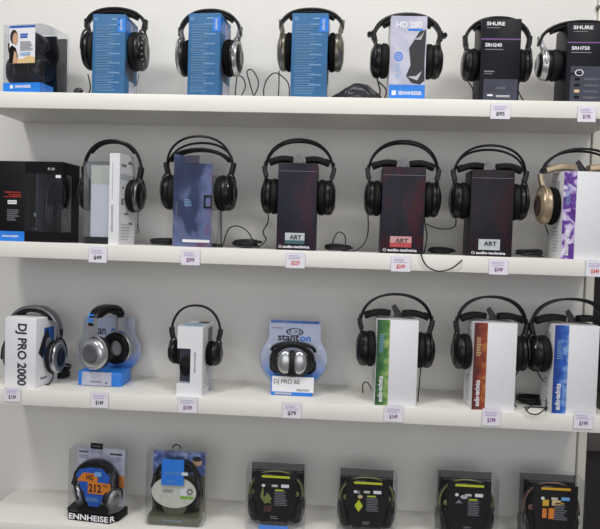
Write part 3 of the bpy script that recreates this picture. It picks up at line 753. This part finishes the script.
hM = headphones('folded black headphones with a silver cup pair inside the pale blue pack', c.x, c.y, c.z, c.z+.052, c.z+.088, .0, .064, 0, m_cup=BLK, m_cap=BLK, m_ring=BLK2, band_w=.03, toe=R(25), sy=.5, band_t=.009, pad_arc=False, group='headphones sealed in clear packs', yoke=False)
for s in (-1, 1):
    b = MB(); bmesh.ops.create_uvsphere(b.bm, u_segments=20, v_segments=12, radius=1)
    b.build('silver_cup', SIL, hM, M=Matrix.Translation((s*.019,-.033,.037)) @ Matrix.Diagonal((.022,.012,.032,1)))
MB().box(-.007,.007,-.046,-.034,.004,.07,.003).build('hinge_bar', BLK, hM)
b = MB()
for k_ in range(3): b.tube([Vector(((.058-.006*k_)*math.cos(a), -.034+.003*k_, .044+(.043-.004*k_)*math.sin(a))) for a in [2*PI*i/40 for i in range(40)]], .003, 6, True)
b.build('coiled_cord', CORD, hM)

bx1 = striped('white carton with a green picture stripe on the third shelf', 374.5, 416, 320, 406, -.215, 2, GREEN, .31, R(3))
h1 = hp_px('black open headphones with wing pads around the green striped carton', bx1, 353, 434, 292, 331, 367, style='wire', m_ring=BLK2, sy=.95)
bx2 = striped('white carton with a red flame picture stripe on the third shelf', 471, 514.5, 323, 409, -.215, 2, FIRE, .31, R(3))
h2 = hp_px('black open headphones with wing pads around the red striped carton', bx2, 449, 529, 294.5, 334, 370, style='wire', m_ring=BLK2, sy=.95)
bx3 = striped('white carton with a blue picture stripe, right end of the third shelf', 551, 596.5, 325.5, 411.5, -.215, 2, BLUEP, .32, R(3))
h3 = hp_px('black open headphones with grey cup caps around the blue striped carton', bx3, 528, 618, 297, 336, 373, style='wire', m_ring=BLK2, m_cap=SILD, sy=.95)
cord(h1, [P(421,364,-.15), P(420,376,-.16), P(419,388,-.16), on(418,395,-.17,2)]); cord(h1, [on(363,390,-.1,2), P(363,384,-.1), P(368,383,-.1), on(374,392,-.12,2)])
cord(h2, [P(521,368,-.15), P(515,376,-.16), P(512,385,-.17), on(516,396,-.17,2), on(530,398,-.17,2), on(546,396,-.17,2)])
MB().tube(spline(coil(P(531,392,-.12).x, -.12, z3, .08, .03, 11, .0, hgt=.024, seed=14), 5), .0022, 6).build('cord_bundle', CORD, h2, world=True)
cord(h3, [P(537,371,-.15), P(541,378,-.15), P(546,386,-.15), P(547,392,-.17), on(546,400,-.2,2), P(547,407,-.236), P(538,414,-.236), P(529,413,-.236), P(525,407,-.236), on(527,401,-.2,2), on(532,396,-.15,2)])

# =================================================================== LOWEST SHELF
z4 = SZ[3]
GSEAL = 'headphones sealed in clear packs'
pk = pack_root('clear pack with blue shield and orange band, leftmost on the lowest shelf', 63, 114.5, 453, 520, -.2, .07, 3, R(-7), 'clear packs on the lowest shelf')
rt, W, D, H, fc = pk
ov = [(-W*.40,-D/2),(W*.40,-D/2),(W*.52,-D/2+.022),(W*.54,D/2),(-W*.54,D/2),(-W*.52,-D/2+.022)]
plan_shell(ov, H, .96, .006).build('clear_shell', CLR, rt)
MB().prism([(-W*.5,.02),(W*.5,.02),(W*.5,H*.97),(-W*.5,H*.97)], D/2-.006, D/2-.004).build('backing_card', SWB, rt)
b = MB(); o2 = [(x*.985, y*.985) for x, y in ov]
b.rings([[Vector((x*1.03,y*1.03,z)) for x, y in ov] for z in (.0005,.023)]); base = b.build('base_strip', BLKC, rt)
wf = Face(rt, (-W*.412, -D/2*1.03, .0), (W*.824,0,0), (0,0,.024), (0,-1,0))
wf.text('ENNHEISE', .01, .16, .98, .66, INK, bold=True)
lf = Face(rt, Vector((-W*.52,-D/2+.022,0))*1.035, Vector((W*.12,-.022,0))*1.03, (0,0,.024), (-.022,-W*.12,0)); lf.text('S', .2,.16,.7,.66, INK, bold=True)
rf = Face(rt, Vector((W*.40,-D/2,0))*1.035, Vector((W*.12,.022,0))*1.03, (0,0,.024), (.022,-W*.12,0)); rf.text('R', .1,.16,.5,.66, INK, bold=True)
cf = Face(rt, (-W/2, -D/2+.024, 0), (W,0,0), (0,0,H), (0,-1,0))
b = MB(); b.prism([(-W*.30,H*.70),(-W*.1,H*.74),(W*.16,H*.74),(W*.33,H*.62),(W*.26,H*.42),(W*.1,H*.17),(-W*.1,H*.17),(-W*.27,H*.42),(-W*.37,H*.62)], -D/2+.0245, -D/2+.026); b.build('shield_card', HGB, rt)
cf.poly([(.14,.53),(.28,.66),(.58,.66),(.58,.53)], ORG, 'orange_band', k=1); cf.rect(.38,.36,.45,.17,ORG,'orange_band',k=1); cf.poly([(.83,.36),(.86,.38),(.84,.53),(.83,.53)],ORG,'orange_band',k=1)
cf.text('HG', .35, .555, .14, .085, BLKC, bold=True); cf.text('212', .4, .385, .26, .12, BLKC, bold=True); cf.text('PRO', .7, .47, .1, .04, BLKC)
cf.rect(.52,.62,.14,.07,LBLUE,'printed_emblem',k=3); cf.lines(.34,.25,.28,.06,3,PALEINK,k=2)
hf = Face(rt, (-W/2, D/2-.006, 0), (W,0,0), (0,0,H), (0,-1,0))
hf.rect(.03, .88, .2, .025, DINK, k=1); hf.lines(.03,.8,.22,.06,2,GINK,k=1); hf.rect(.68, .88, .26, .025, DINK, k=1); hf.lines(.68,.78,.26,.08,3,GINK,k=1)
hf.rect(.0,.44,.14,.18,ORG,'orange_side_band',k=1); hf.rect(.88,.40,.12,.18,ORG,'orange_side_band',k=1)
b = MB(); b.box(-W*.12, W*.13, -.0, .003, H, H+.016, .001); b.build('hang_tab', BLKC, rt)
tf = Face(rt, (-W*.12, -.0, H), (W*.25,0,0), (0,0,.016), (0,-1,0)); tf.text('SENNHEISER', .15,.35,.7,.3,GINK,k=1)
c = ROOTM[rt.name] @ Vector((0,.004,.0235))
headphones('black and silver headphones sealed in the clear pack with the blue shield', c.x, c.y, c.z, c.z+.064, c.z+H*.84-.024, .032, .064, R(-7), m_cup=SIL, m_cap=SILD, m_ring=SIL, m_band=BLK, toe=R(30), tilt=R(14), band_w=.028, band_t=.011, group=GSEAL, sy=.75)

pk = pack_root('clear rounded pack with cream disc and hanging blue strip on the lowest shelf', 143, 202, 453, 527, -.2, .07, 3, 0, 'clear packs on the lowest shelf')
rt, W, D, H, fc = pk
plan_shell(rrect(W, D, .018, 5, .008), H, .95, .007).build('clear_shell', CLR, rt)
MB().prism([(-W*.46,.02),(W*.46,.02),(W*.46,H*.93),(-W*.46,H*.93)], D/2-.008, D/2-.006).build('backing_card', OLCARD, rt)
bf = Face(rt, (-W*.46, D/2-.008, 0), (W*.92,0,0), (0,0,H), (0,-1,0))
bf.rect(0,.6,1,.33,SKYP,'printed_photo',k=1); bf.disc(.84,.78,.09,.05,SKIN,'printed_face',k=2); bf.disc(.83,.83,.09,.035,HAIR,'printed_hair',k=3)
MB().box(-W*.44, W*.44, -D/2+.003, D/2-.009, .0045, .026, .002).build('olive_tray', OLCARD, rt)
tf = Face(rt, (-W*.44,-D/2+.003,.0045), (W*.88,0,0), (0,0,.02), (0,-1,0)); tf.text('SENNHEISER', .3,.4,.38,.25,PALEINK,k=1)
b = MB(); b.prism([(W*.38*math.cos(2*PI*i/32)-.002, H*.44+H*.215*math.sin(2*PI*i/32)) for i in range(32)], -D/2+.014, -D/2+.0155); b.build('cream_disc', CREAM, rt)
b = MB(); b.prism([(-W*.14,.027),(W*.14,.027),(W*.22,H*.24),(-W*.22,H*.24)], -D/2+.0158, -D/2+.017); b.build('olive_front_card', OLCARD, rt)
df = Face(rt, (-W/2,-D/2+.014,0), (W,0,0), (0,0,H), (0,-1,0))
df.lines(.3,.44,.2,.05,3,GINK); df.poly([(.6,.36),(.82,.36),(.84,.39),(.6,.4)],GRN,'green_print',k=2); df.rect(.6,.4,.12,.1,WHT,'printed_icon',k=2); df.ring(.76,.46,.05,.04,DINK,'printed_headphone',k=3)
b = MB(); b.box(-W*.22, W*.16, -D/2+.0085, -D/2+.0095, H*.545, H*.90); strip = b.build('blue_strip', BRIGHT, rt)
sf = Face(rt, (-W*.22,-D/2+.0085,H*.545), (W*.38,0,0), (0,0,H*.355), (0,-1,0)); sf.text('SENNHEISER', .1,.42,.75,.09,PALEINK,k=1); sf.text('HD', .3,.12,.3,.08,PALEINK,k=1); sf.rect(.9,.4,.28,.12,WHT,'white_sticker',k=1)
b = MB(); b.tube([Vector((.011*math.cos(a)-.002, 0, H+.001+.011*math.sin(a))) for a in [PI*i/16 for i in range(17)]], .0018, 6); b.build('hang_loop', BLK, rt)
c = ROOTM[rt.name] @ Vector((-.001,.006,.027))
headphones('black headphones sealed in the clear pack with the cream disc', c.x, c.y, c.z, c.z+.066, c.z+H*.86-.027, .034, .066, 0, band_w=.026, toe=R(25), tilt=R(12), sy=.6, band_t=.012, group=GSEAL)

def sport(label, hp_label, px0, px1, pyt, pyb, bar, trim, figure, Y=-.195):
    pk = pack_root(label, px0, px1, pyt, pyb, Y, .08, 3, 0, 'clear packs on the lowest shelf'); rt, W, D, H, fc = pk
    plan_shell(rrect(W, D, .014, 5, .014), H, .96, .006).build('clear_shell', CLR, rt)
    MB().prism([(-W*.46,.004),(W*.46,.004),(W*.46,H*.96),(-W*.46,H*.96)], D/2-.005, D/2-.003).build('backing_card', SLATE, rt)
    b = MB(); b.prism([(-W*.20,.006),(W*.20,.006),(W*.29,H*.3),(W*.36,H*.6),(W*.36,H*.93),(-W*.36,H*.93),(-W*.36,H*.6),(-W*.29,H*.3)], -D/2+.006, -D/2+.0075)
    b.build('insert_card', BLKC, rt)
    f = Face(rt, (-W/2,-D/2+.006,0), (W,0,0), (0,0,H), (0,-1,0))
    f.rect(.27,.86,.47,.035,bar,'bright_bar',k=1); f.lines(.3,.905,.2,.015,1,GINK,k=1)
    f.disc(.3,.73,.03,.024,INK,k=1,name='printed_icon'); f.rect(.44,.715,.1,.035,CREAM,'printed_icon',k=1); f.rect(.6,.71,.13,.05,INK if figure != 'orange' else LBLUE,'printed_icon',k=1)
    f.lines(.49,.42,.22,.24,9,GINK,k=1); f.rect(.5,.655,.14,.02,bar,k=1); f.lines(.43,.2,.14,.06,2,GINK,k=1)
    if figure == 'plant':
        f.poly([(.29,.72),(.31,.62),(.3,.55),(.34,.56),(.36,.62),(.41,.58),(.45,.50),(.41,.51),(.44,.44),(.38,.46),(.34,.43),(.29,.49),(.25,.55)], OLIVE,'printed_shape',k=1); f.poly([(.33,.4),(.46,.42),(.43,.3),(.36,.32),(.3,.27)],WOOD,'printed_shape',k=2)
    elif figure == 'diamond':
        f.poly([(.29,.5),(.36,.6),(.43,.5),(.36,.4)],YEL,'printed_shape',k=1); f.disc(.38,.65,.04,.03,SAND,k=1); f.disc(.35,.72,.03,.03,GINK,k=1)
    elif figure == 'plain':
        f.disc(.42,.7,.06,.03,SILP,k=1); f.poly([(.28,.6),(.34,.66),(.4,.6)],GINK,'printed_shape',k=1)
    else:
        f.rect(.3,.62,.1,.09,AMB,'printed_shape',k=1); f.rect(.45,.63,.14,.08,SAND,'printed_shape',k=1); f.rect(.3,.44,.07,.14,ORG,'printed_shape',k=2); f.rect(.4,.43,.09,.16,ORG,'printed_shape',k=2)
    f.rect(.24,.02,.5,.07,BRIGHT,'blue_print_band',k=1)
    c = ROOTM[rt.name] @ Vector((0,.008,.006))
    hp = headphones(hp_label, c.x, c.y, c.z, c.z+.07, c.z+H*.93-.008, .04, W*.475, 0, band_w=.022, toe=R(25), tilt=R(8), sy=.6, band_t=.01, group=GSEAL, m_ring=None)
    h_ = .07; hx = W*.475-.006
    MB().tube([p+Vector((0,-.0125,0)) for p in arc(hx+.003, h_+.01, H*.93-.010, .88)], .0022, 6).build('band_trim', trim, hp)
    for s in (-1,1):
        MB().lathe([(0,0),(0,.008),(.003,.006),(.0035,0)], Matrix.Translation((s*W*.35,-.024,h_+.02)) @ Matrix.Rotation(-PI/2,4,'Z'), n=12).build('trim_disc', trim, hp)
    return pk
sport('clear pack with yellow bar and green leaf shape on black card, lowest shelf', 'black headphones with olive trim sealed in the pack with green leaf shape', 244, 303.5, 470, 534, YEL, OLIVE, 'plant')
sport('clear pack with yellow bar and a yellow diamond on black card', 'black headphones with olive trim sealed in the pack with yellow diamond', 336, 396, 476.5, 540, YEL, OLIVE, 'diamond')
sport('clear pack with yellow bar and pale grey emblem, second from right on lowest shelf', 'black headphones with olive trim sealed in the pack with pale grey emblem', 437, 498, 478.5, 545, YEL, OLIVE, 'plain')
sport('clear pack with orange bar and orange blocks, rightmost on the lowest shelf', 'black headphones with copper trim sealed in the pack with orange blocks', 522.5, 585, 481.5, 550, AMB, RUST, 'orange')

# =================================================================== PRICE TAGS
def price(x0, x1, y0, y1, txt, row, where, ink):
    Y = SF-.0005
    a, b = P(x0, (y0+y1)/2, Y), P(x1, (y0+y1)/2, Y); zt = P((x0+x1)/2, y0, Y).z; zb = P((x0+x1)/2, y1, Y).z
    W = b.x-a.x; H = zt-zb
    rt = thing('price_tag', f'white price tag reading {txt} on shelf edge below {where}', 'price tag', ((a.x+b.x)/2, Y, zb), 0, 'price tags on the shelf edges')
    MB().box(-W/2, W/2, -.0022, -.0016, 0, H).build('tag_card', TAG, rt)
    MB().box(-W/2-.001, W/2+.001, -.0012, -.0004, -.001, H+.001).build('tag_holder', CLR2, rt)
    f = Face(rt, (-W/2, -.0022, 0), (W,0,0), (0,0,H), (0,-1,0))
    f.text(txt, .28, .16, .44, .3, ink, k=1, bold=True)
    f.lines(.14, .58, .72, .3, 3, mat('faint_violet_ink', (176,160,206), .5), k=1, fill=.3)
price(490.5, 510, 103.5, 119, '$95', 0, 'black carton with short grey panel', DINK)
price(577.5, 595.5, 106, 122, '$195', 0, 'black carton with tall grey panel', PURINK)
price(89, 107, 247, 262.5, '$49', 1, 'white corner carton', DINK)
price(181.5, 200, 249.5, 265, '$99', 1, 'blue and pink carton', PURINK)
price(286, 305, 252.5, 268, '$229', 1, 'the teal badged carton', REDINK)
price(391, 410.5, 256, 271.5, '$249', 1, 'the red badged carton', REDINK)
price(489, 508, 259, 274.5, '$349', 1, 'the silver badged carton', PURINK)
price(585.5, 604, 260.5, 276.5, '$349', 1, 'the purple striped carton', REDINK)
price(4.5, 21, 387, 401.5, '$139', 2, 'white carton with big lettering', DINK)
price(91, 108.5, 392, 407.5, '$149', 2, 'pack with silver headphones', DINK)
price(178, 197.5, 397, 412.5, '$109', 2, 'narrow white carton', PURINK)
price(282.5, 301.5, 402.5, 418, '$79', 2, 'pale blue pack with folded headphones', DINK)
price(384, 403, 405.5, 421.5, '$149', 2, 'green striped carton', PURINK)
price(482, 500.5, 408.5, 425.5, '$199', 2, 'red striped carton', PURINK)
price(573.5, 593, 412, 428.5, '$199', 2, 'blue striped carton', PURINK)

# ------------------------------------------------------------------ light
def area(name, loc, target, size, sy, power, color=(1,1,1)):
    l = bpy.data.lights.new(name, 'AREA'); l.shape = 'RECTANGLE'; l.size = size; l.size_y = sy; l.energy = power; l.color = color
    o = bpy.data.objects.new(name, l); COL.objects.link(o); o.location = loc
    o.rotation_euler = (Vector(target)-Vector(loc)).to_track_quat('-Z', 'Y').to_euler()
    return o
area('ceiling_lamp_near', (-1.5,-2.0,3.6), (-.3,-.1,1.3), .4, .4, 27, (1,.985,.95))
area('ceiling_lamp_right', (1.25,-2.0,3.6), (.2,0,1.2), .5, .5, 21, (1,.98,.95))
area('shelf_top_fill', (-.1,-1.15,3.6), (-.1,-.25,1.2), 1.2, .3, 15, (1,.985,.95))  # added overhead fill, brightens shelf tops and front edges
area('frontal_fill', (.2,-5.2,1.9), (0,0,1.45), 4.5, 2.4, 66, (.97,.98,1))  # added broad soft fill from the front, lifts the shaded bays; no actual window
w = bpy.data.worlds.new('world'); scene.world = w; w.use_nodes = True
bg = w.node_tree.nodes['Background']; bg.inputs['Color'].default_value = (.95,.94,1.0,1); bg.inputs['Strength'].default_value = .25
scene.view_settings.view_transform = 'Standard'; scene.view_settings.look = 'None'
scene.view_settings.exposure = 0; scene.view_settings.gamma = 1; scene.view_settings.use_curve_mapping = False
